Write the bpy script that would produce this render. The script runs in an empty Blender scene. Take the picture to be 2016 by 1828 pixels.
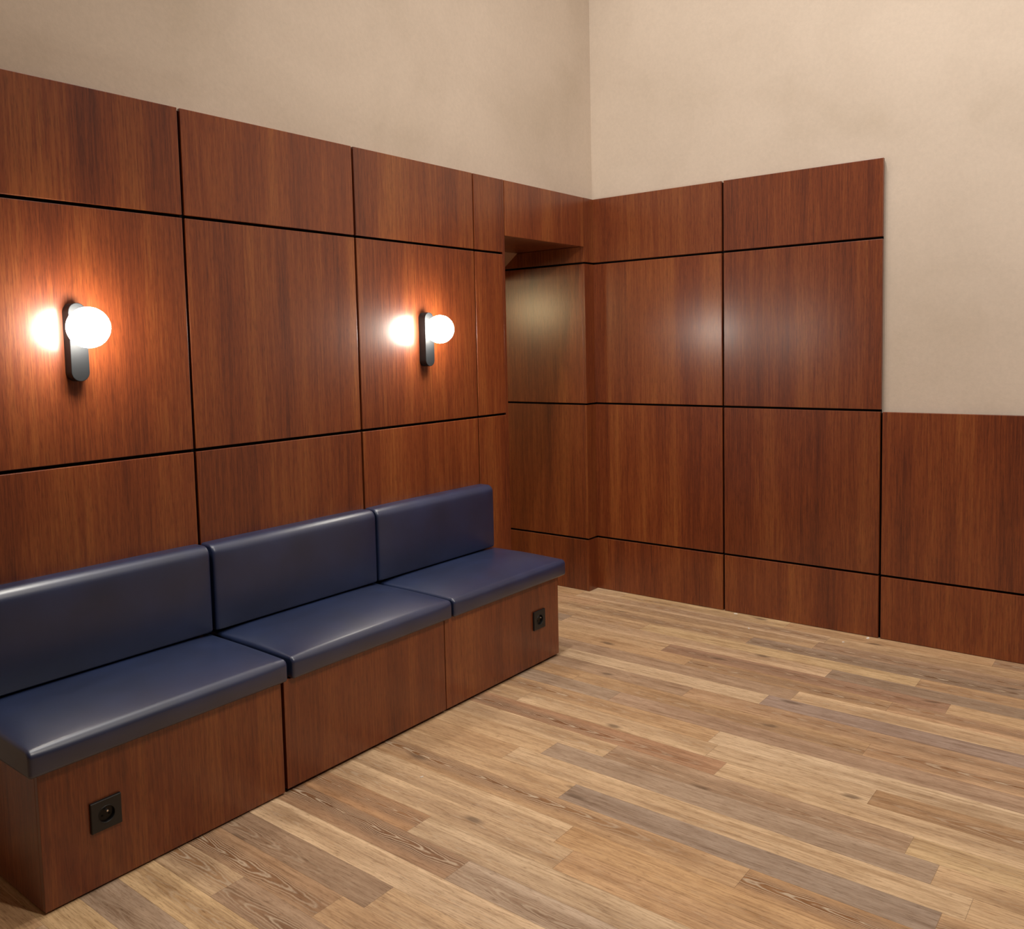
import bpy, bmesh, math, random
from mathutils import Vector, Matrix

# ------------------------------------------------------------------ camera, world, lights, exposure
scene = bpy.context.scene
C = scene.collection
W, H = 2016, 1828
YAW, PITCH, ROLL, FPX, CY = 0.66586, -0.07531, -0.02197, 1707.29, 813.63
fw = Vector((math.cos(PITCH) * math.cos(YAW), math.cos(PITCH) * math.sin(YAW), math.sin(PITCH)))
rt = Vector((math.sin(YAW), -math.cos(YAW), 0))
up = rt.cross(fw)
r2 = rt * math.cos(ROLL) + up * math.sin(ROLL)
u2 = -rt * math.sin(ROLL) + up * math.cos(ROLL)
cd = bpy.data.cameras.new('camera')
cam = bpy.data.objects.new('camera', cd)
C.objects.link(cam)
cam.matrix_world = Matrix(((r2.x, u2.x, -fw.x, -4.21134), (r2.y, u2.y, -fw.y, -2.69577),
                           (r2.z, u2.z, -fw.z, 1.40743), (0, 0, 0, 1)))
cd.sensor_width = 36.0
cd.lens = FPX / W * 36.0
cd.shift_y = -(H / 2 - CY) / W
cd.clip_start = 0.05
scene.camera = cam

scene.view_settings.view_transform = 'Standard'
scene.view_settings.look = 'None'
scene.view_settings.gamma = 1.0
scene.view_settings.use_curve_mapping = False
scene.view_settings.exposure = 0.0

world = bpy.data.worlds.new('world')
scene.world = world
world.use_nodes = True
bg = world.node_tree.nodes['Background']
bg.inputs['Color'].default_value = (1.0, 0.86, 0.72, 1)
bg.inputs['Strength'].default_value = 0.03


def lin(r, g, b):
    f = lambda c: (c / 255 / 12.92) if c / 255 <= 0.04045 else ((c / 255 + 0.055) / 1.055) ** 2.4
    return (f(r), f(g), f(b), 1.0)


def spot(name, loc, target, power, color, angle, blend, radius):
    l = bpy.data.lights.new(name, 'SPOT')
    l.energy = power
    l.color = color
    l.spot_size = math.radians(angle)
    l.spot_blend = blend
    l.shadow_soft_size = radius
    o = bpy.data.objects.new(name, l)
    o.location = loc
    o.rotation_euler = (Vector(target) - Vector(loc)).to_track_quat('-Z', 'Y').to_euler()
    C.objects.link(o)
    return o


def area(name, loc, target, power, color, size, shape='DISK'):
    l = bpy.data.lights.new(name, 'AREA')
    l.energy = power
    l.color = color
    l.shape = shape
    l.size = size
    o = bpy.data.objects.new(name, l)
    o.location = loc
    o.rotation_euler = (Vector(target) - Vector(loc)).to_track_quat('-Z', 'Y').to_euler()
    C.objects.link(o)
    return o


WARM = (1.0, 0.96, 0.91)
spot('ceiling_downlight', (-1.45, -0.75, 5.9), (-0.60, -1.50, 0), 260, WARM, 130, 1.0, 0.06)
spot('track_spot', (-2.30, -3.40, 3.9), (-0.20, -1.60, 1.0), 270, WARM, 110, 1.0, 0.08)
spot('ceiling_downlight', (-2.50, -1.00, 5.9), (-0.80, -1.60, 1.0), 330, WARM, 90, 1.0, 0.06)
spot('ceiling_downlight', (-2.20, -4.20, 5.9), (-3.70, -0.20, 2.6), 340, (1.0, 0.88, 0.76), 84, 1.0, 0.06)
pl = bpy.data.lights.new('passage_lamp_light', 'POINT')
pl.energy = 26
pl.color = (1.0, 0.78, 0.42)
pl.shadow_soft_size = 0.15
po = bpy.data.objects.new('passage_lamp_light', pl)
po.location = (-1.7, 1.5, 1.735)
C.objects.link(po)
GLOBE_STRENGTH = 68.0

# ------------------------------------------------------------------ dimensions (metres)
G3, G2, G1, TOP = 0.303, 1.080, 1.874, 2.233
XA = [-3.315, -2.551, -1.787, -1.040, -0.808]       # seams of the left wall
POST = -0.0935                                       # face of the doorway reveal
YB = [0.0, -0.783, -1.566, -2.350]                   # seams of the right wall
SOFF = 1.966
TA, TB = 0.016, 0.020                                # panel thickness
PA, PB = 0.022, 0.027                                # plaster planes
GAP = 0.0105
ROOM_X, ROOM_Y, CEIL = -7.0, -7.5, 6.0


# ------------------------------------------------------------------ materials
def new_mat(name):
    m = bpy.data.materials.new(name)
    m.use_nodes = True
    nt = m.node_tree
    b = nt.nodes['Principled BSDF']
    return m, nt, b


def N(nt, kind, **kw):
    n = nt.nodes.new(kind)
    for k, v in kw.items():
        if k.startswith('i_'):
            n.inputs[k[2:]].default_value = v
        else:
            setattr(n, k, v)
    return n


def ramp(nt, stops):
    n = nt.nodes.new('ShaderNodeValToRGB')
    cr = n.color_ramp
    while len(cr.elements) < len(stops):
        cr.elements.new(0.5)
    for e, (p, c) in zip(cr.elements, stops):
        e.position = p
        e.color = c
    return n


def mixc(nt, fac, a, b, mode='MIX'):
    n = nt.nodes.new('ShaderNodeMix')
    n.data_type = 'RGBA'
    n.blend_type = mode
    for inp, v in ((n.inputs[0], fac), (n.inputs[6], a), (n.inputs[7], b)):
        if hasattr(v, 'is_linked') or hasattr(v, 'links'):
            nt.links.new(v, inp)
        else:
            inp.default_value = v
    return n.outputs[2]


def math_n(nt, op, a, b=None, clamp=False):
    n = nt.nodes.new('ShaderNodeMath')
    n.operation = op
    n.use_clamp = clamp
    for inp, v in ((n.inputs[0], a), (n.inputs[1], b)):
        if v is None:
            continue
        if hasattr(v, 'links'):
            nt.links.new(v, inp)
        else:
            inp.default_value = v
    return n.outputs[0]


def wood_mat(name, dark, mid, light, rough=0.27):
    m, nt, b = new_mat(name)
    L = nt.links.new
    tc = N(nt, 'ShaderNodeTexCoord')
    info = N(nt, 'ShaderNodeObjectInfo')
    off = N(nt, 'ShaderNodeVectorMath', operation='SCALE')
    off.inputs[0].default_value = (37.0, 53.0, 11.0)
    L(info.outputs['Random'], off.inputs['Scale'])
    add = N(nt, 'ShaderNodeVectorMath', operation='ADD')
    L(tc.outputs['Object'], add.inputs[0])
    L(off.outputs[0], add.inputs[1])

    def noise(scale, detail, rough_, dist=0.0, vec=(1, 1, 1)):
        mp = N(nt, 'ShaderNodeMapping')
        mp.inputs['Scale'].default_value = vec
        L(add.outputs[0], mp.inputs['Vector'])
        n = N(nt, 'ShaderNodeTexNoise')
        n.inputs['Scale'].default_value = scale
        n.inputs['Detail'].default_value = detail
        n.inputs['Roughness'].default_value = rough_
        n.inputs['Distortion'].default_value = dist
        L(mp.outputs[0], n.inputs['Vector'])
        return n.outputs['Fac']
    band = noise(7.0, 2.0, 0.5, 0.0, (1, 1, 0.05))
    band2 = noise(38.0, 3.0, 0.6, 0.0, (1, 1, 0.03))
    streak = noise(150.0, 3.0, 0.75, 0.0, (1, 1, 0.03))
    pore = noise(300.0, 2.0, 0.7, 0.0, (1, 1, 0.075))
    s = math_n(nt, 'ADD', math_n(nt, 'MULTIPLY', band, 0.40), math_n(nt, 'MULTIPLY', band2, 0.20))
    s = math_n(nt, 'ADD', s, math_n(nt, 'MULTIPLY', streak, 0.40))
    rp = ramp(nt, [(0.36, dark), (0.50, mid), (0.64, light)])
    L(s, rp.inputs[0])
    pr = ramp(nt, [(0.36, (0.50, 0.45, 0.42, 1)), (0.50, (1, 1, 1, 1))])
    L(pore, pr.inputs[0])
    col = mixc(nt, 0.55, rp.outputs[0], pr.outputs[0], 'MULTIPLY')
    # slow change of tone from veneer sheet to veneer sheet
    hsv = N(nt, 'ShaderNodeHueSaturation')
    v = math_n(nt, 'ADD', math_n(nt, 'MULTIPLY', info.outputs['Random'], 0.16), 0.92)
    L(v, hsv.inputs['Value'])
    L(col, hsv.inputs['Color'])
    L(hsv.outputs[0], b.inputs['Base Color'])
    b.inputs['Roughness'].default_value = rough
    b.inputs['IOR'].default_value = 1.45
    b.inputs['Specular IOR Level'].default_value = 0.5
    b.inputs['Coat Weight'].default_value = 0.7
    b.inputs['Coat Roughness'].default_value = 0.48
    bp = N(nt, 'ShaderNodeBump')
    bp.inputs['Strength'].default_value = 0.10
    bp.inputs['Distance'].default_value = 0.0015
    L(pore, bp.inputs['Height'])
    L(bp.outputs[0], b.inputs['Normal'])
    return m


def plaster_mat():
    m, nt, b = new_mat('beige_plaster')
    L = nt.links.new
    geo = N(nt, 'ShaderNodeNewGeometry')
    n1 = N(nt, 'ShaderNodeTexNoise')
    n1.inputs['Scale'].default_value = 1.5
    n1.inputs['Detail'].default_value = 5
    n1.inputs['Roughness'].default_value = 0.55
    n1.inputs['Distortion'].default_value = 0.4
    L(geo.outputs['Position'], n1.inputs['Vector'])
    rp = ramp(nt, [(0.34, lin(204, 187, 167)), (0.50, lin(212, 195, 176)), (0.66, lin(217, 200, 181))])
    L(n1.outputs['Fac'], rp.inputs[0])
    n2 = N(nt, 'ShaderNodeTexNoise')
    n2.inputs['Scale'].default_value = 60
    n2.inputs['Detail'].default_value = 6
    n2.inputs['Roughness'].default_value = 0.65
    L(geo.outputs['Position'], n2.inputs['Vector'])
    rp2 = ramp(nt, [(0.3, (0.93, 0.93, 0.93, 1)), (0.7, (1, 1, 1, 1))])
    L(n2.outputs['Fac'], rp2.inputs[0])
    L(mixc(nt, 1.0, rp.outputs[0], rp2.outputs[0], 'MULTIPLY'), b.inputs['Base Color'])
    b.inputs['Roughness'].default_value = 0.85
    b.inputs['Specular IOR Level'].default_value = 0.25
    bp = N(nt, 'ShaderNodeBump')
    bp.inputs['Strength'].default_value = 0.12
    bp.inputs['Distance'].default_value = 0.004
    L(n2.outputs['Fac'], bp.inputs['Height'])
    L(bp.outputs[0], b.inputs['Normal'])
    return m


def leather_mat():
    m, nt, b = new_mat('navy_leather')
    L = nt.links.new
    tc = N(nt, 'ShaderNodeTexCoord')
    n1 = N(nt, 'ShaderNodeTexNoise')
    n1.inputs['Scale'].default_value = 6
    n1.inputs['Detail'].default_value = 4
    L(tc.outputs['Object'], n1.inputs['Vector'])
    rp = ramp(nt, [(0.3, lin(22, 34, 63)), (0.7, lin(30, 44, 79))])
    L(n1.outputs['Fac'], rp.inputs[0])
    L(rp.outputs[0], b.inputs['Base Color'])
    v = N(nt, 'ShaderNodeTexVoronoi')
    v.inputs['Scale'].default_value = 650
    L(tc.outputs['Object'], v.inputs['Vector'])
    bp = N(nt, 'ShaderNodeBump')
    bp.inputs['Strength'].default_value = 0.10
    bp.inputs['Distance'].default_value = 0.0006
    L(v.outputs['Distance'], bp.inputs['Height'])
    L(bp.outputs[0], b.inputs['Normal'])
    b.inputs['Roughness'].default_value = 0.42
    b.inputs['IOR'].default_value = 1.7
    b.inputs['Coat Weight'].default_value = 0.4
    b.inputs['Coat Roughness'].default_value = 0.3
    return m


def plain(name, col, rough=0.5, spec=0.5, metal=0.0, grain=0.0):
    m, nt, b = new_mat(name)
    b.inputs['Base Color'].default_value = col
    b.inputs['Roughness'].default_value = rough
    b.inputs['Specular IOR Level'].default_value = spec
    b.inputs['Metallic'].default_value = metal
    if grain:
        tc = N(nt, 'ShaderNodeTexCoord')
        n = N(nt, 'ShaderNodeTexNoise')
        n.inputs['Scale'].default_value = 900
        nt.links.new(tc.outputs['Object'], n.inputs['Vector'])
        bp = N(nt, 'ShaderNodeBump')
        bp.inputs['Strength'].default_value = grain
        bp.inputs['Distance'].default_value = 0.0005
        nt.links.new(n.outputs['Fac'], bp.inputs['Height'])
        nt.links.new(bp.outputs[0], b.inputs['Normal'])
    return m


def floor_mat():
    m, nt, b = new_mat('oak_planks')
    L = nt.links.new
    tone = N(nt, 'ShaderNodeAttribute', attribute_name='tone')
    grain = N(nt, 'ShaderNodeUVMap', uv_map='grain')
    local = N(nt, 'ShaderNodeUVMap', uv_map='local')
    cell = N(nt, 'ShaderNodeUVMap', uv_map='cell')

    def noise(scale, vec, detail=4, rough=0.6, dist=0.0):
        mp = N(nt, 'ShaderNodeMapping')
        mp.inputs['Scale'].default_value = vec
        L(grain.outputs[0], mp.inputs['Vector'])
        n = N(nt, 'ShaderNodeTexNoise')
        n.inputs['Scale'].default_value = scale
        n.inputs['Detail'].default_value = detail
        n.inputs['Roughness'].default_value = rough
        n.inputs['Distortion'].default_value = dist
        L(mp.outputs[0], n.inputs['Vector'])
        return n.outputs['Fac']
    cloud = noise(5.0, (2.6, 0.8, 1), 3, 0.5, 0.6)
    band = noise(42.0, (1, 0.035, 1), 3, 0.6, 0.3)
    fine = noise(170.0, (1, 0.055, 1), 4, 0.75)
    pores = noise(260.0, (1, 0.10, 1), 3, 0.7)
    wob = noise(6.0, (2.5, 0.9, 1), 2, 0.5)
    jag = noise(45.0, (1.0, 0.7, 1), 2, 0.5)
    # arches of the growth rings around a centre of each plank's own
    sl = N(nt, 'ShaderNodeSeparateXYZ')
    L(local.outputs[0], sl.inputs[0])
    wv = math_n(nt, 'MULTIPLY', math_n(nt, 'SUBTRACT', wob, 0.5), 0.030)
    uu = math_n(nt, 'ADD', sl.outputs[0], wv)
    vv = math_n(nt, 'MULTIPLY', sl.outputs[1], 0.05)
    r = math_n(nt, 'SQRT', math_n(nt, 'ADD', math_n(nt, 'MULTIPLY', uu, uu), math_n(nt, 'MULTIPLY', vv, vv)))
    ph = math_n(nt, 'ADD', math_n(nt, 'MULTIPLY', r, 2 * math.pi / 0.0050), math_n(nt, 'MULTIPLY', jag, 5.0))
    ring = math_n(nt, 'ADD', math_n(nt, 'MULTIPLY', math_n(nt, 'SINE', ph), 0.5), 0.5)
    ring = math_n(nt, 'POWER', ring, 2.6)
    fall = N(nt, 'ShaderNodeMapRange', interpolation_type='SMOOTHSTEP')
    fall.inputs['From Min'].default_value = 0.055
    fall.inputs['From Max'].default_value = 0.010
    L(r, fall.inputs['Value'])
    figure = math_n(nt, 'MULTIPLY', fall.outputs[0], tone.outputs['Alpha'])
    # colour: plank tone, clouded and banded, heart darker, limed grain lighter, pores dark
    c1 = ramp(nt, [(0.30, (0.84, 0.80, 0.76, 1)), (0.55, (1, 1, 1, 1)), (0.75, (1.06, 1.06, 1.06, 1))])
    L(cloud, c1.inputs[0])
    col = mixc(nt, 0.8, tone.outputs['Color'], c1.outputs[0], 'MULTIPLY')
    c0 = ramp(nt, [(0.34, (0.72, 0.67, 0.62, 1)), (0.52, (1, 1, 1, 1)), (0.70, (1.07, 1.07, 1.06, 1))])
    L(band, c0.inputs[0])
    col = mixc(nt, 0.85, col, c0.outputs[0], 'MULTIPLY')
    heart = mixc(nt, math_n(nt, 'MULTIPLY', figure, 0.95), col, mixc(nt, 1.0, col, (0.50, 0.39, 0.30, 1), 'MULTIPLY'))
    c2 = ramp(nt, [(0.36, (0.62, 0.55, 0.48, 1)), (0.54, (1, 1, 1, 1)), (0.70, (1.05, 1.05, 1.05, 1))])
    L(fine, c2.inputs[0])
    col = mixc(nt, 0.80, heart, c2.outputs[0], 'MULTIPLY')
    lime = math_n(nt, 'MULTIPLY', math_n(nt, 'MULTIPLY', ring, figure), 0.85)
    col = mixc(nt, lime, col, (0.58, 0.45, 0.31, 1))
    c3 = ramp(nt, [(0.32, (0.45, 0.38, 0.32, 1)), (0.44, (1, 1, 1, 1))])
    L(pores, c3.inputs[0])
    col = mixc(nt, 0.7, col, c3.outputs[0], 'MULTIPLY')
    # knots
    vo = N(nt, 'ShaderNodeTexVoronoi')
    vo.voronoi_dimensions = '2D'
    vo.inputs['Scale'].default_value = 1.0
    mp = N(nt, 'ShaderNodeMapping')
    mp.inputs['Scale'].default_value = (3.2, 1.1, 1)
    L(grain.outputs[0], mp.inputs['Vector'])
    nd = N(nt, 'ShaderNodeVectorMath', operation='ADD')
    L(mp.outputs[0], nd.inputs[0])
    L(math_n(nt, 'MULTIPLY', wob, 0.12), nd.inputs[1])
    L(nd.outputs[0], vo.inputs['Vector'])
    kn = N(nt, 'ShaderNodeMapRange')
    kn.inputs['From Min'].default_value = 0.055
    kn.inputs['From Max'].default_value = 0.020
    L(vo.outputs['Distance'], kn.inputs['Value'])
    col = mixc(nt, math_n(nt, 'MULTIPLY', kn.outputs[0], 0.7), col, (0.12, 0.075, 0.045, 1))
    # joints
    sc = N(nt, 'ShaderNodeSeparateXYZ')
    L(cell.outputs[0], sc.inputs[0])
    e1 = math_n(nt, 'LESS_THAN', sc.outputs[0], 0.0011)
    e2 = math_n(nt, 'LESS_THAN', sc.outputs[1], 0.0013)
    edge = math_n(nt, 'MAXIMUM', e1, e2)
    col = mixc(nt, math_n(nt, 'MULTIPLY', edge, 0.55), col, (0.11, 0.06, 0.03, 1))
    L(col, b.inputs['Base Color'])
    rr = ramp(nt, [(0.3, (0.52, 0.52, 0.52, 1)), (0.7, (0.42, 0.42, 0.42, 1))])
    L(fine, rr.inputs[0])
    L(rr.outputs[0], b.inputs['Roughness'])
    b.inputs['Specular IOR Level'].default_value = 0.4
    bp = N(nt, 'ShaderNodeBump')
    bp.inputs['Strength'].default_value = 0.15
    bp.inputs['Distance'].default_value = 0.001
    L(fine, bp.inputs['Height'])
    L(bp.outputs[0], b.inputs['Normal'])
    return m


WOOD = wood_mat('reddish_brown_veneer', lin(89, 36, 14), lin(122, 57, 23), lin(147, 83, 37), 0.25)
PLASTER = plaster_mat()
LEATHER = leather_mat()
FLOOR = floor_mat()
DARK = plain('black_backing', (0.006, 0.005, 0.005, 1), 0.9, 0.1)
BLACK_METAL = plain('black_powder_coat', (0.007, 0.008, 0.010, 1), 0.55, 0.35, 0.0, 0.25)
BLACK_PLASTIC = plain('anthracite_plastic', (0.012, 0.012, 0.012, 1), 0.5, 0.5, 0.0, 0.1)
WELL = plain('black_plastic', (0.002, 0.002, 0.002, 1), 0.35, 0.3)
STEEL = plain('steel', (0.9, 0.88, 0.85, 1), 0.35, 0.5, 1.0)
SCRAP = plain('white_paper', lin(238, 228, 214), 0.8, 0.3)
SLOPE = plain('brown_board', lin(190, 158, 140), 0.7, 0.3)
gm, gnt, gb = new_mat('lit_opal_glass')
gb.inputs['Base Color'].default_value = (1, 0.97, 0.92, 1)
gb.inputs['Roughness'].default_value = 0.25
gb.inputs['Emission Color'].default_value = (1.0, 0.94, 0.82, 1)
gb.inputs['Emission Strength'].default_value = GLOBE_STRENGTH
GLOBE = gm


# ------------------------------------------------------------------ mesh helpers
def box_bm(bm, x0, x1, y0, y1, z0, z1, bevel=0.0, seg=2):
    t = bmesh.new()
    bmesh.ops.create_cube(t, size=1.0)
    for v in t.verts:
        v.co = Vector((x0 + (v.co.x + .5) * (x1 - x0), y0 + (v.co.y + .5) * (y1 - y0), z0 + (v.co.z + .5) * (z1 - z0)))
    if bevel:
        bmesh.ops.bevel(t, geom=list(t.edges), offset=bevel, segments=seg, profile=0.5, affect='EDGES')
    me = bpy.data.meshes.new('tmp')
    t.to_mesh(me)
    t.free()
    bm.from_mesh(me)
    bpy.data.meshes.remove(me)


def obj(name, bm, mat, parent=None, origin=None, smooth=False):
    if origin is not None:
        bmesh.ops.translate(bm, verts=bm.verts, vec=-Vector(origin))
    me = bpy.data.meshes.new(name)
    bm.to_mesh(me)
    bm.free()
    me.materials.append(mat)
    if smooth:
        for p in me.polygons:
            p.use_smooth = True
    o = bpy.data.objects.new(name, me)
    C.objects.link(o)
    if origin is not None:
        o.location = origin
    if parent is not None:
        o.parent = parent
        o.location = Vector(o.location) - Vector(parent.location)
    return o


def tag(o, label, cat, group=None):
    o['label'] = label
    o['category'] = cat
    if group:
        o['group'] = group
    return o


def struct(o):
    o['kind'] = 'structure'
    return o


def thing(name, loc, label, cat, group=None):
    o = bpy.data.objects.new(name, None)
    o.empty_display_size = 0.05
    o.location = loc
    C.objects.link(o)
    return tag(o, label, cat, group)


def panel(x0, x1, y0, y1, z0, z1, parent, name='panel', label=None, bevel=0.0020):
    bm = bmesh.new()
    box_bm(bm, x0, x1, y0, y1, z0, z1, bevel)
    o = obj(name, bm, WOOD, parent, origin=((x0 + x1) / 2, (y0 + y1) / 2, z0))
    if label:
        o['label'] = label
    return o


# ------------------------------------------------------------------ room shell
# left wall: plaster, pierced by the doorway
bm = bmesh.new()
box_bm(bm, ROOM_X, XA[4] - 0.018, PA, 0.474, 0, CEIL)
box_bm(bm, XA[4] - 0.018, POST + 0.016, PA, 0.474, SOFF + 0.012, CEIL)
box_bm(bm, POST + 0.016, PB, PA, 0.474, 0, CEIL)
struct(obj('wall_left', bm, PLASTER))
bm = bmesh.new()
box_bm(bm, PB, PB + 0.15, ROOM_Y, 2.4, 0, CEIL)
struct(obj('wall_right', bm, PLASTER))
bm = bmesh.new()
box_bm(bm, ROOM_X - 0.1, PB, ROOM_Y - 0.1, ROOM_Y, 0, CEIL)
struct(obj('wall_front', bm, WOOD))
bm = bmesh.new()
box_bm(bm, ROOM_X - 0.1, ROOM_X, ROOM_Y, PA, 0, CEIL)
struct(obj('wall_back', bm, WOOD))
bm = bmesh.new()
box_bm(bm, ROOM_X - 0.1, PB + 0.15, ROOM_Y - 0.1, 0.474, CEIL, CEIL + 0.1)
struct(obj('ceiling', bm, PLASTER))
# passage behind the doorway
bm = bmesh.new()
box_bm(bm, -3.0, POST + 0.016, 2.3, 2.4, 0, 2.2)
box_bm(bm, -3.1, -3.0, 0.474, 2.4, 0, 2.2)
box_bm(bm, POST + 0.016, PB, 0.474, 2.3, 0, 2.2)
struct(obj('wall_passage', bm, PLASTER))
bm = bmesh.new()
prof = [(0.474, 1.964), (0.684, 1.802), (2.3, 1.802), (2.3, 2.2), (0.474, 2.2)]
va = [bm.verts.new((-3.0, y, z)) for y, z in prof]
vb = [bm.verts.new((POST, y, z)) for y, z in prof]
bm.faces.new(va)
bm.faces.new(list(reversed(vb)))
for i in range(5):
    j = (i + 1) % 5
    bm.faces.new((va[j], va[i], vb[i], vb[j]))
bmesh.ops.recalc_face_normals(bm, faces=bm.faces)
struct(obj('ceiling_passage', bm, SLOPE))

# black backing boards that show in the grooves
bm = bmesh.new()
box_bm(bm, XA[0], XA[4] - 0.018, TA, PA, 0, TOP - 0.006)
box_bm(bm, XA[4] - 0.018, POST, TA, PA, SOFF + 0.012, TOP - 0.006)
box_bm(bm, POST + 0.016, TB, TA, PA, 0, TOP - 0.006)
struct(obj('trim_1', bm, DARK))
bm = bmesh.new()
box_bm(bm, TB, PB, YB[2] + 0.004, TA, 0, TOP - 0.006)
box_bm(bm, TB, PB, YB[3], YB[2] + 0.004, 0, G2 - 0.012)
struct(obj('trim_2', bm, DARK))
bm = bmesh.new()
box_bm(bm, POST + 0.014, POST + 0.016, 0.016, 0.86, 0, SOFF)
struct(obj('trim_3', bm, DARK))

# floor: one mesh, one face per plank
rng = random.Random(11)
PW = 0.104
LIGHT, MID, TAN, GREY, DARKP = (183, 147, 109), (177, 139, 100), (167, 128, 90), (152, 123, 97), (142, 108, 80)
TONES = [LIGHT, MID, MID, TAN, TAN, GREY, (180, 144, 108), (172, 132, 96), (158, 124, 94), (184, 147, 104)]
fixed = {  # row index -> [(y_start, y_end, tone, figure)], rows counted from x = -2.08
    0: [(0.2, -1.17, MID, 0.3), (-1.17, -2.25, (140, 114, 92), 0.0), (-2.25, -3.4, TAN, 0.8)],
    1: [(0.1, -0.86, TAN, 0.2), (-0.86, -2.3, LIGHT, 0.35), (-2.3, -3.4, MID, 0.4)],
    2: [(-0.1, -0.95, MID, 0.2), (-0.95, -2.2, GREY, 0.2), (-2.2, -3.4, MID, 0.3)],
    -1: [(0.1, -0.3, TAN, 0.4), (-0.3, -1.80, TAN, 1.0), (-1.80, -3.0, (166, 124, 84), 1.0)],
    -2: [(0.1, -1.30, LIGHT, 0.5), (-1.30, -2.7, (174, 132, 90), 0.2)],
    -3: [(0.1, -0.45, MID, 0.3), (-0.45, -1.37, LIGHT, 0.6), (-1.37, -2.7, (174, 132, 92), 0.3)],
    -4: [(0.1, -0.92, (154, 112, 76), 0.7), (-0.92, -2.3, (180, 146, 110), 0.4)],
    -5: [(0.1, -1.165, (150, 112, 80), 1.0), (-1.165, -2.3, (168, 138, 110), 0.7)],
    -6: [(0.1, -2.0, (190, 154, 116), 0.4)],
    -7: [(0.1, -1.08, (146, 114, 86), 0.6), (-1.08, -2.2, MID, 0.5)],
    -8: [(0.1, -1.0, (158, 120, 86), 1.0), (-1.0, -2.2, TAN, 0.6)],
    5: [(0.1, -0.6, MID, 0.4), (-0.6, -1.42, LIGHT, 0.5), (-1.42, -1.954, (184, 149, 112), 0.3), (-1.954, -3.2, (156, 118, 82), 0.8)],
    4: [(0.1, -1.50, (156, 114, 82), 0.9), (-1.5, -2.6, LIGHT, 0.4)],
    6: [(0.1, -1.38, TAN, 0.9), (-1.38, -2.8, (184, 150, 114), 0.3)],
    7: [(0.1, -0.9, GREY, 0.3), (-0.9, -2.4, (156, 122, 94), 0.3)],
    13: [(0.1, -0.8, MID, 0.3), (-0.8, -2.0, (150, 112, 84), 0.6)],
    10: [(0.1, -1.4, (182, 148, 112), 0.2), (-1.4, -2.8, (146, 118, 98), 0.1)],
}
bm = bmesh.new()
tl = bm.loops.layers.float_color.new('tone')
ug = bm.loops.layers.uv.new('grain')
ul = bm.loops.layers.uv.new('local')
uc = bm.loops.layers.uv.new('cell')


def plank(x0, x1, ya, yb, tone, fig):
    """a plank from y = ya down to y = yb"""
    vs = [bm.verts.new(p) for p in ((x0, ya, 0), (x0, yb, 0), (x1, yb, 0), (x1, ya, 0))]
    f = bm.faces.new(vs)
    go = (rng.uniform(0, 40), rng.uniform(0, 40))
    cu = rng.uniform(-0.022, 0.022)
    cv = rng.uniform(0.25, 0.75)
    t = lin(*tone)
    t = (t[0] * 1.50, t[1] * 1.72, t[2] * 1.96)
    for lp in f.loops:
        x, y = lp.vert.co.x, lp.vert.co.y
        lp[tl] = (t[0], t[1], t[2], fig)
        lp[ug].uv = (x - x0 + go[0], y + go[1])
        lp[ul].uv = (x - (x0 + x1) / 2 + cu, (y - yb) - cv * (ya - yb))
        lp[uc].uv = (x - x0, ya - y)


k0 = int(math.floor((ROOM_X + 2.08) / PW)) - 1
k1 = int(math.ceil((PB + 2.08) / PW))
for k in range(k0, k1):
    x0 = -2.08 + k * PW
    x1 = min(x0 + PW, PB)
    if x0 >= PB or x1 < ROOM_X:
        continue
    segs = fixed.get(k, [])
    y = 2.3
    if segs:
        # planks behind the fixed ones
        ys = segs[0][0]
        cur = ys
        back = []
        while cur < 2.3:
            n = min(2.3, cur + rng.uniform(0.7, 1.3))
            back.append((n, cur))
            cur = n
        for a, b_ in reversed(back):
            plank(x0, x1, a, b_, rng.choice(TONES), rng.choice((0, 0.2, 0.4, 0.8)))
        for a, b_, t, fg in segs:
            plank(x0, x1, a, b_, t, fg)
        y = segs[-1][1]
    else:
        y = 2.3 - rng.uniform(0, 1.0)
        plank(x0, x1, 2.3, y, rng.choice(TONES), 0.2)
    while y > ROOM_Y:
        n = max(ROOM_Y, y - rng.uniform(0.8, 1.45))
        tn, sc_ = rng.choice(TONES), rng.uniform(0.96, 1.04)
        plank(x0, x1, y, n, tuple(c * sc_ for c in tn), rng.choice((0, 0.2, 0.35, 0.6, 0.9, 1.0)))
        y = n
bmesh.ops.recalc_face_normals(bm, faces=bm.faces)
if bm.faces[0].normal.z < 0 if hasattr(bm.faces, 'ensure_lookup_table') and not bm.faces.ensure_lookup_table() else False:
    bmesh.ops.reverse_faces(bm, faces=bm.faces)
struct(obj('floor', bm, FLOOR))

# ------------------------------------------------------------------ wall panels
h = GAP / 2
left = thing('wood_paneling', (-2.06, 0, 0), 'reddish brown veneer paneling behind the bench, running on over the open doorway', 'wall paneling')
for i in range(3):
    a, b_ = XA[i] + h, XA[i + 1] - h
    panel(a, b_, 0, TA, G1 + h, TOP, left)
    panel(a, b_, 0, TA, G2 + h, G1 - h, left)
    panel(a, b_, 0, TA, 0.001, G2 - h, left)
# narrow strip beside the doorway
sx0, sx1 = XA[3] + 0.003, XA[4] - 0.0185
for z0, z1 in ((G1 + h, TOP), (G2 + h, G1 - h), (0.001, G2 - h)):
    panel(sx0, sx1, 0, TA, z0, z1, left, label='narrow redder panel')
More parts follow.
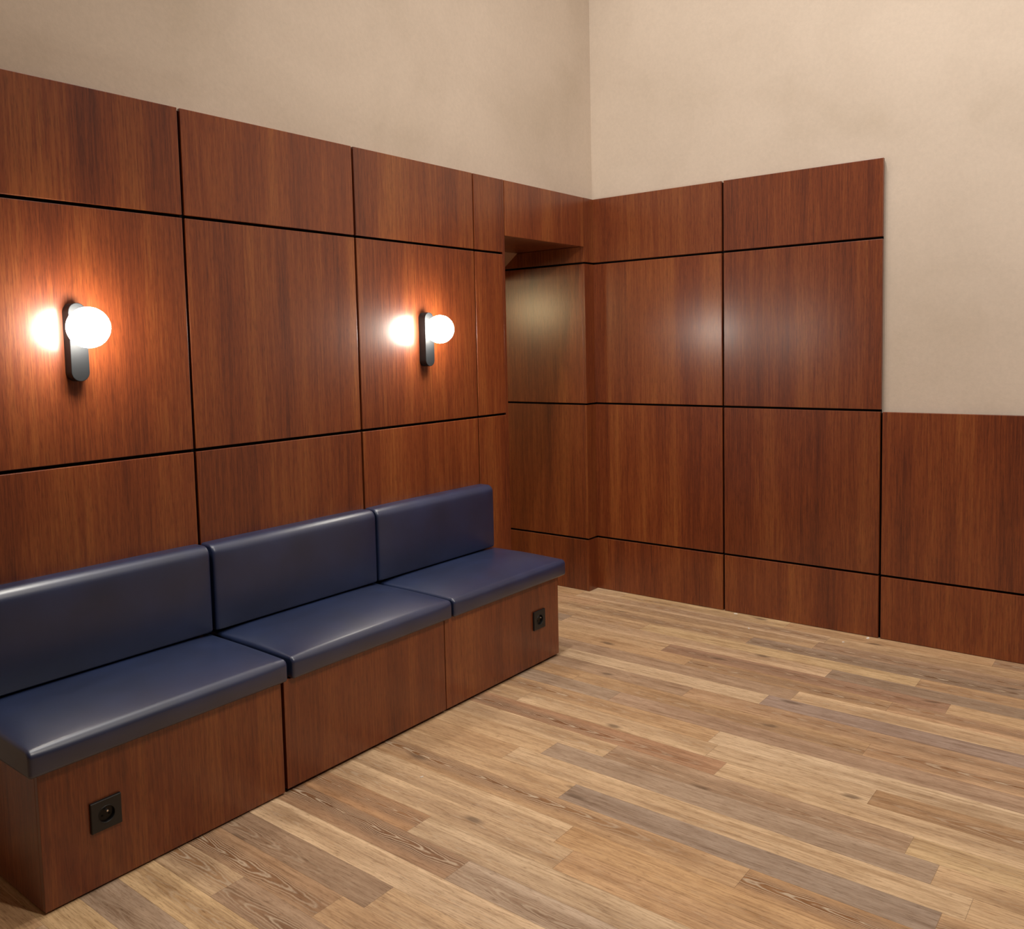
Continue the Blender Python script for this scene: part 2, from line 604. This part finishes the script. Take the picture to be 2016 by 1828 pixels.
# doorway: lintel panel and post strip carry on the left wall's face
panel(XA[4] + 0.004, POST - 0.0025, 0, TA, SOFF - 0.004, TOP, left, 'lintel_panel')
for z0, z1 in ((0.001, G3 - h), (G3 + h, G2 - h), (G2 + h, G1 - h), (G1 + h, TOP)):
    panel(POST, -0.0004, 0, TA, z0, z1, left, 'post_panel', bevel=0.0006)
# wooden lining of the opening: left jamb and underside of the lintel
bm = bmesh.new()
box_bm(bm, XA[4] - 0.018, XA[4] - 0.0012, 0, 0.474, 0.001, SOFF - 0.001, 0.001)
box_bm(bm, XA[4] - 0.018, XA[4] - 0.0012, 0, TA, SOFF - 0.003, TOP, 0.0005)
struct(obj('trim_4', bm, WOOD, origin=(XA[4] - 0.009, 0.2, 0)))
bm = bmesh.new()
box_bm(bm, XA[4], POST - 0.001, TA + 0.001, 0.474, SOFF, SOFF + 0.011, 0.001)
struct(obj('trim_5', bm, WOOD, origin=((XA[4] + POST) / 2, 0.24, SOFF)))
# paneling of the right reveal, running back into the passage
door = thing('passage_paneling', (POST + 0.007, 0.44, 0), 'wood paneling inside the open doorway, with a yellowish lamp reflection on it', 'wall paneling')
ry0, ry1 = 0.0165, 0.86
for z0, z1 in ((0.001, G3 - h), (G3 + h, G2 - h), (G2 + h, G1 - h), (G1 + h, SOFF - 0.001)):
    panel(POST, POST + 0.014, ry0, ry1, z0, z1, door)
# right wall
right = thing('wood_paneling', (0, -1.2, 0), 'reddish brown veneer paneling on the far right wall, stepping down at the bare plaster', 'wall paneling')
rows = [(0.001, G3 - h, 'bottom'), (G3 + h, G2 - h, 'lower'), (G2 + h, G1 - h, 'upper'), (G1 + h, TOP, 'top')]
for c in range(3):
    for z0, z1, nm in rows:
        if c == 2 and nm in ('upper', 'top'):
            continue
        zt = G2 - 0.006 if (nm == 'lower' and c == 2) else z1
        y1 = YB[c] - (h if c else -0.003)
        y0 = YB[c + 1] + h
        if c == 1 and nm in ('upper', 'top'):
            y0 = YB[2] + 0.001
        panel(0, TB, y0, y1, z0, zt, right)

# ------------------------------------------------------------------ bench
BX0, BX1, BY, BZ = -3.309, -1.044, -0.4507, 0.369
bench = thing('bench_base', ((BX0 + BX1) / 2, -0.22, 0), 'long reddish wood bench base along the left wall, carrying navy cushions', 'bench')
bm = bmesh.new()
box_bm(bm, BX0 + 0.02, BX1 - 0.02, BY + 0.019, -0.001, 0.001, BZ - 0.002)
obj('carcass', bm, DARK, bench, origin=((BX0 + BX1) / 2, -0.22, 0))
bx = [BX0, -2.565, -1.806, BX1]
gaps = [(0, 0.0055), (0.0055, 0.002), (0.002, 0)]
for i in range(3):
    bm = bmesh.new()
    a, b_ = bx[i] + gaps[i][0], bx[i + 1] - gaps[i][1]
    box_bm(bm, a, b_, BY, BY + 0.018, (0.006, 0.012, 0.012)[i], BZ, 0.0012)
    obj('front_panel', bm, WOOD, bench, origin=((a + b_) / 2, BY + 0.009, 0))
for a, b_ in ((BX0, BX0 + 0.018), (BX1 - 0.018, BX1)):
    bm = bmesh.new()
    box_bm(bm, a, b_, BY + 0.0185, -0.001, 0.004, BZ, 0.0012)
    obj('end_panel', bm, WOOD, bench, origin=((a + b_) / 2, -0.22, 0))


def rounded(corners, n_arc=7, n_top=18):
    """closed outline through (y, z, radius) corners, arcs at the corners, straight runs cut up"""
    out = []
    m = len(corners)
    for i in range(m):
        p = Vector(corners[i][:2])
        a = (Vector(corners[i - 1][:2]) - p).normalized()
        b = (Vector(corners[(i + 1) % m][:2]) - p).normalized()
        r = corners[i][2]
        half = a.angle(b) / 2
        t = r / math.tan(half)
        cen = p + (a + b).normalized() * (r / math.sin(half))
        s0, s1 = p + a * t - cen, p + b * t - cen
        ang = s0.angle_signed(s1)
        for k in range(n_arc + 1):
            v = s0.copy()
            v.rotate(Matrix.Rotation(-ang * k / n_arc, 2))
            out.append(cen + v)
        q = Vector(corners[(i + 1) % m][:2])
        b2 = (p - q).normalized()
        c2 = (Vector(corners[(i + 2) % m][:2]) - q).normalized()
        t2 = corners[(i + 1) % m][2] / math.tan(b2.angle(c2) / 2)
        e0, e1 = p + b * t, q + b2 * t2
        for k in range(1, n_top):
            out.append(e0.lerp(e1, k / n_top))
    return out


def pad_bm(x0, x1, corners, r_end, swell):
    """upholstered pad: a rounded section drawn along x, swelling between its two sewn ends"""
    base = rounded(corners)
    n = len(base)
    cy_ = sum(p.x for p in base) / n
    stations = []
    ne, nm = 5, 40
    stations = [(x0 + r_end * (1 - math.cos(math.pi / 2 * k / ne)), r_end * (1 - math.sin(math.pi / 2 * k / ne))) for k in range(ne)]
    for k in range(nm + 1):
        f = k / nm
        e = 3 * f * f - 2 * f * f * f
        f = 0.6 * e + 0.4 * f
        stations.append((x0 + r_end + (x1 - x0 - 2 * r_end) * f, 0.0))
    stations += [(x1 - (x - x0), d) for x, d in reversed(stations[:ne])]
    nrm = []
    for i in range(n):
        t = base[(i + 1) % n] - base[i - 1]
        nrm.append(Vector((t.y, -t.x)).normalized())
    sgn = 1 if sum((base[i] - Vector((cy_, sum(p.y for p in base) / n))).dot(nrm[i]) for i in range(n)) > 0 else -1
    bm = bmesh.new()
    loops = []
    for x, d in stations:
        u = min(1, abs((x - x0) / (x1 - x0) * 2 - 1))
        ring = []
        for p, q in zip(base, nrm):
            s_ = swell(p.x, p.y, u)
            ring.append(bm.verts.new((x, p.x + s_[0] - q.x * sgn * d, p.y + s_[1] - q.y * sgn * d)))
        loops.append(ring)
    for A, B in zip(loops, loops[1:]):
        for i in range(n):
            j = (i + 1) % n
            bm.faces.new((A[i], A[j], B[j], B[i]))
    bm.faces.new(loops[0])
    bm.faces.new(list(reversed(loops[-1])))
    bmesh.ops.recalc_face_normals(bm, faces=bm.faces)
    return bm


def seat_swell(y, z, u):
    v = min(1, abs((y + 0.238) / 0.234))
    w = min(1, max(0, (z - 0.372) / 0.068))
    c = 1 - u ** 9
    c2 = 1 - u ** 3
    up = (0.017 * c + 0.008 * c2) * (1 - v ** (2.6 if y < -0.238 else 1.3)) * w * w
    front = -0.005 * c * (1 - abs(2 * w - 1) ** 2) * max(0, (-y - 0.30) / 0.17)
    return front, up


def back_swell(y, z, u):
    w = min(1, abs((z - 0.603) / 0.151))
    c = 1 - u ** 7
    return -0.010 * c * (1 - w ** 3) * max(0, -y / 0.08), 0.002 * c * max(0, (z - 0.70) / 0.05)


seats = [(-3.335, -2.556, 'navy leather seat cushion nearest the camera, at the left edge of the photo'),
         (-2.537, -1.781, 'navy leather seat cushion in the middle of the bench'),
         (-1.769, -1.008, 'navy leather seat cushion at the far end of the bench, by the doorway')]
for a, b_, t in seats:
    z0 = BZ + 0.001
    bm = pad_bm(a, b_, [(-0.004, z0, 0.006), (-0.472, z0, 0.010), (-0.472, 0.441, 0.019), (-0.004, 0.446, 0.014)], 0.009, seat_swell)
    o = obj('seat_cushion', bm, LEATHER, origin=((a + b_) / 2, -0.236, z0), smooth=True)
    tag(o, t, 'cushion', 'seat cushions of the bench')
backs = [(-3.305, -2.563, 'navy leather back cushion nearest the camera, cut by the left edge of the photo'),
         (-2.551, -1.800, 'navy leather back cushion in the middle of the bench'),
         (-1.790, -1.038, 'navy leather back cushion at the far end of the bench')]
for a, b_, t in backs:
    bm = pad_bm(a, b_, [(-0.002, 0.4585, 0.005), (-0.080, 0.4585, 0.010), (-0.080, 0.757, 0.032), (-0.002, 0.757, 0.006)], 0.009, back_swell)
    o = obj('back_cushion', bm, LEATHER, origin=((a + b_) / 2, -0.04, 0.4585), smooth=True)
    tag(o, t, 'cushion', 'back cushions of the bench')

# ------------------------------------------------------------------ sconces
def sconce(x, label):
    t = thing('wall_sconce', (x, 0, 1.335), label, 'lamp', 'globe wall lamps')
    bm = bmesh.new()
    z0, z1, r, y0 = 1.335, 1.572, 0.0275, -0.040
    pts = []
    for i in range(25):
        a = math.pi * i / 24
        pts.append((x + r * math.cos(a), z1 - r + r * math.sin(a)))
    for i in range(25):
        a = math.pi + math.pi * i / 24
        pts.append((x + r * math.cos(a), z0 + r + r * math.sin(a)))
    ins = 0.0015
    cx, cz = x, (z0 + z1) / 2

    def loop(y, k):
        out = []
        for px, pz in pts:
            c = min(max(pz, z0 + r), z1 - r)
            d = Vector((px - x, 0, pz - c))
            f = (r - k) / r
            out.append(bm.verts.new((x + d.x * f, y, c + d.z * f)))
        return out
    loops = [loop(-0.0003, 0), loop(y0 + ins, 0), loop(y0 + ins * .3, ins * .3), loop(y0, ins)]
    for A, B in zip(loops, loops[1:]):
        for i in range(len(A)):
            j = (i + 1) % len(A)
            bm.faces.new((A[i], A[j], B[j], B[i]))
    bm.faces.new(loops[-1])
    bm.faces.new(list(reversed(loops[0])))
    bmesh.ops.recalc_face_normals(bm, faces=bm.faces)
    obj('back_plate', bm, BLACK_METAL, t, origin=(x, 0, 1.335))
    # short collar holding the globe
    bm = bmesh.new()
    bmesh.ops.create_cone(bm, cap_ends=True, segments=32, radius1=0.018, radius2=0.018, depth=0.016)
    bmesh.ops.rotate(bm, verts=bm.verts, cent=(0, 0, 0), matrix=Matrix.Rotation(math.pi / 2, 3, 'X'))
    bmesh.ops.translate(bm, verts=bm.verts, vec=(x, -0.0475, 1.496))
    obj('collar', bm, BLACK_METAL, t, origin=(x, -0.04, 1.496))
    bm = bmesh.new()
    bmesh.ops.create_uvsphere(bm, u_segments=48, v_segments=32, radius=0.061)
    bmesh.ops.translate(bm, verts=bm.verts, vec=(x, -0.103, 1.496))
    g = obj('globe', bm, GLOBE, t, origin=(x, -0.103, 1.496), smooth=True)
    g['label'] = 'lit white glass globe'
    return t


sconce(-2.944, 'lit globe wall lamp on black plate, the one nearer the camera')
sconce(-1.406, 'lit globe wall lamp on black plate, the farther one near the doorway')


# ------------------------------------------------------------------ power sockets
def socket(x, z, label, s=0.041, th=0.009):
    yf = BY - th
    t = thing('power_socket', (x, BY, z - s), label, 'socket', 'black power sockets in the bench front')
    n = 48
    R = 0.0215

    def sq(a, k):
        rr = 0.003
        c, s_ = math.cos(a), math.sin(a)
        m = max(abs(c), abs(s_))
        return (c / m * k, s_ / m * k)
    bm = bmesh.new()
    angs = [2 * math.pi * i / n for i in range(n)]

    def ring(fn, y):
        return [bm.verts.new((x + fn(a)[0], y, z + fn(a)[1])) for a in angs]
    circ = lambda rad: (lambda a: (rad * math.cos(a), rad * math.sin(a)))
    Ls = [ring(lambda a: sq(a, s), BY - 0.0003), ring(lambda a: sq(a, s), yf + 0.0015), ring(lambda a: sq(a, s - 0.0015), yf),
          ring(circ(R + 0.0022), yf), ring(circ(R + 0.0012), yf - 0.0009), ring(circ(R), yf), ring(circ(R), BY - 0.002)]
    for A, B in zip(Ls, Ls[1:]):
        for i in range(n):
            j = (i + 1) % n
            bm.faces.new((A[i], A[j], B[j], B[i]))
    bmesh.ops.recalc_face_normals(bm, faces=bm.faces)
    obj('cover_plate', bm, BLACK_PLASTIC, t, origin=(x, BY, z - s))
    bm = bmesh.new()
    cap = [bm.verts.new((x + (R - .0003) * math.cos(a), BY - 0.0022, z + (R - .0003) * math.sin(a))) for a in angs]
    low = [bm.verts.new((v.co.x, BY - 0.0006, v.co.z)) for v in cap]
    bm.faces.new(cap)
    bm.faces.new(list(reversed(low)))
    for i in range(n):
        j = (i + 1) % n
        bm.faces.new((cap[i], low[i], low[j], cap[j]))
    bmesh.ops.recalc_face_normals(bm, faces=bm.faces)
    well = obj('socket_well', bm, WELL, t, origin=(x, BY, z))
    bm = bmesh.new()
    bmesh.ops.create_cone(bm, cap_ends=True, segments=20, radius1=0.0030, radius2=0.0024, depth=0.012)
    bmesh.ops.rotate(bm, verts=bm.verts, cent=(0, 0, 0), matrix=Matrix.Rotation(math.pi / 2, 3, 'X'))
    bmesh.ops.translate(bm, verts=bm.verts, vec=(x, BY - 0.0082, z + 0.010))
    p = obj('earth_pin', bm, STEEL, origin=(x, BY, z + 0.010))
    p.parent = well
    p.location = (0, 0, 0.010)
    p['label'] = 'shiny metal pin'
    for dx in (-0.0095, 0.0095):
        bm = bmesh.new()
        bmesh.ops.create_cone(bm, cap_ends=True, segments=20, radius1=0.0026, radius2=0.0026, depth=0.0006)
        bmesh.ops.rotate(bm, verts=bm.verts, cent=(0, 0, 0), matrix=Matrix.Rotation(math.pi / 2, 3, 'X'))
        bmesh.ops.translate(bm, verts=bm.verts, vec=(x + dx, BY - 0.00252, z - 0.004))
        q = obj('pin_hole', bm, DARK, origin=(x + dx, BY - 0.0025, z - 0.004))
        q.parent = well
        q.location = (dx, -0.0025, -0.004)
    return t


socket(-3.145, 0.198, 'square black power socket low in the near end of the bench front')
socket(-1.197, 0.209, 'square black power socket in the far end of the bench front, by the doorway')

# ------------------------------------------------------------------ scraps on the floor
srng = random.Random(5)
scraps = [(-0.022, -0.858, 0.011, 'tiny white scrap on the floor by the seam between the first two right wall panels'),
          (-0.207, -1.008, 0.007, 'tiny white scrap on the floor, a hand away from the middle bottom panel'),
          (-0.030, -1.524, 0.014, 'white scrap against the right wall beside the panel seam under the plaster edge'),
          (-0.149, -1.446, 0.008, 'tiny white scrap on the floor just in front of the scrap at the wall'),
          (-2.236, -0.731, 0.008, 'thin pale splinter on the floor in front of the middle of the bench')]
for x, y, s, t in scraps:
    bm = bmesh.new()
    n = 7
    pts = [(s * srng.uniform(.6, 1.1) * math.cos(2 * math.pi * i / n), s * .6 * srng.uniform(.6, 1.1) * math.sin(2 * math.pi * i / n)) for i in range(n)]
    if 'splinter' in t:
        pts = [(px * .22, py * 2.2) for px, py in pts]
    a = srng.uniform(0, 3)
    pts = [(px * math.cos(a) - py * math.sin(a), px * math.sin(a) + py * math.cos(a)) for px, py in pts]
    lo = [bm.verts.new((x + px, y + py, 0.0004)) for px, py in pts]
    hi = [bm.verts.new((x + px * .9, y + py * .9, 0.0024 + srng.uniform(0, .0015))) for px, py in pts]
    bm.faces.new(list(reversed(lo)))
    bm.faces.new(hi)
    for i in range(n):
        j = (i + 1) % n
        bm.faces.new((lo[i], lo[j], hi[j], hi[i]))
    tag(obj('paper_scrap' if 'splinter' not in t else 'wood_splinter', bm, SCRAP, origin=(x, y, 0)), t, 'scrap', 'small scraps left on the floor')
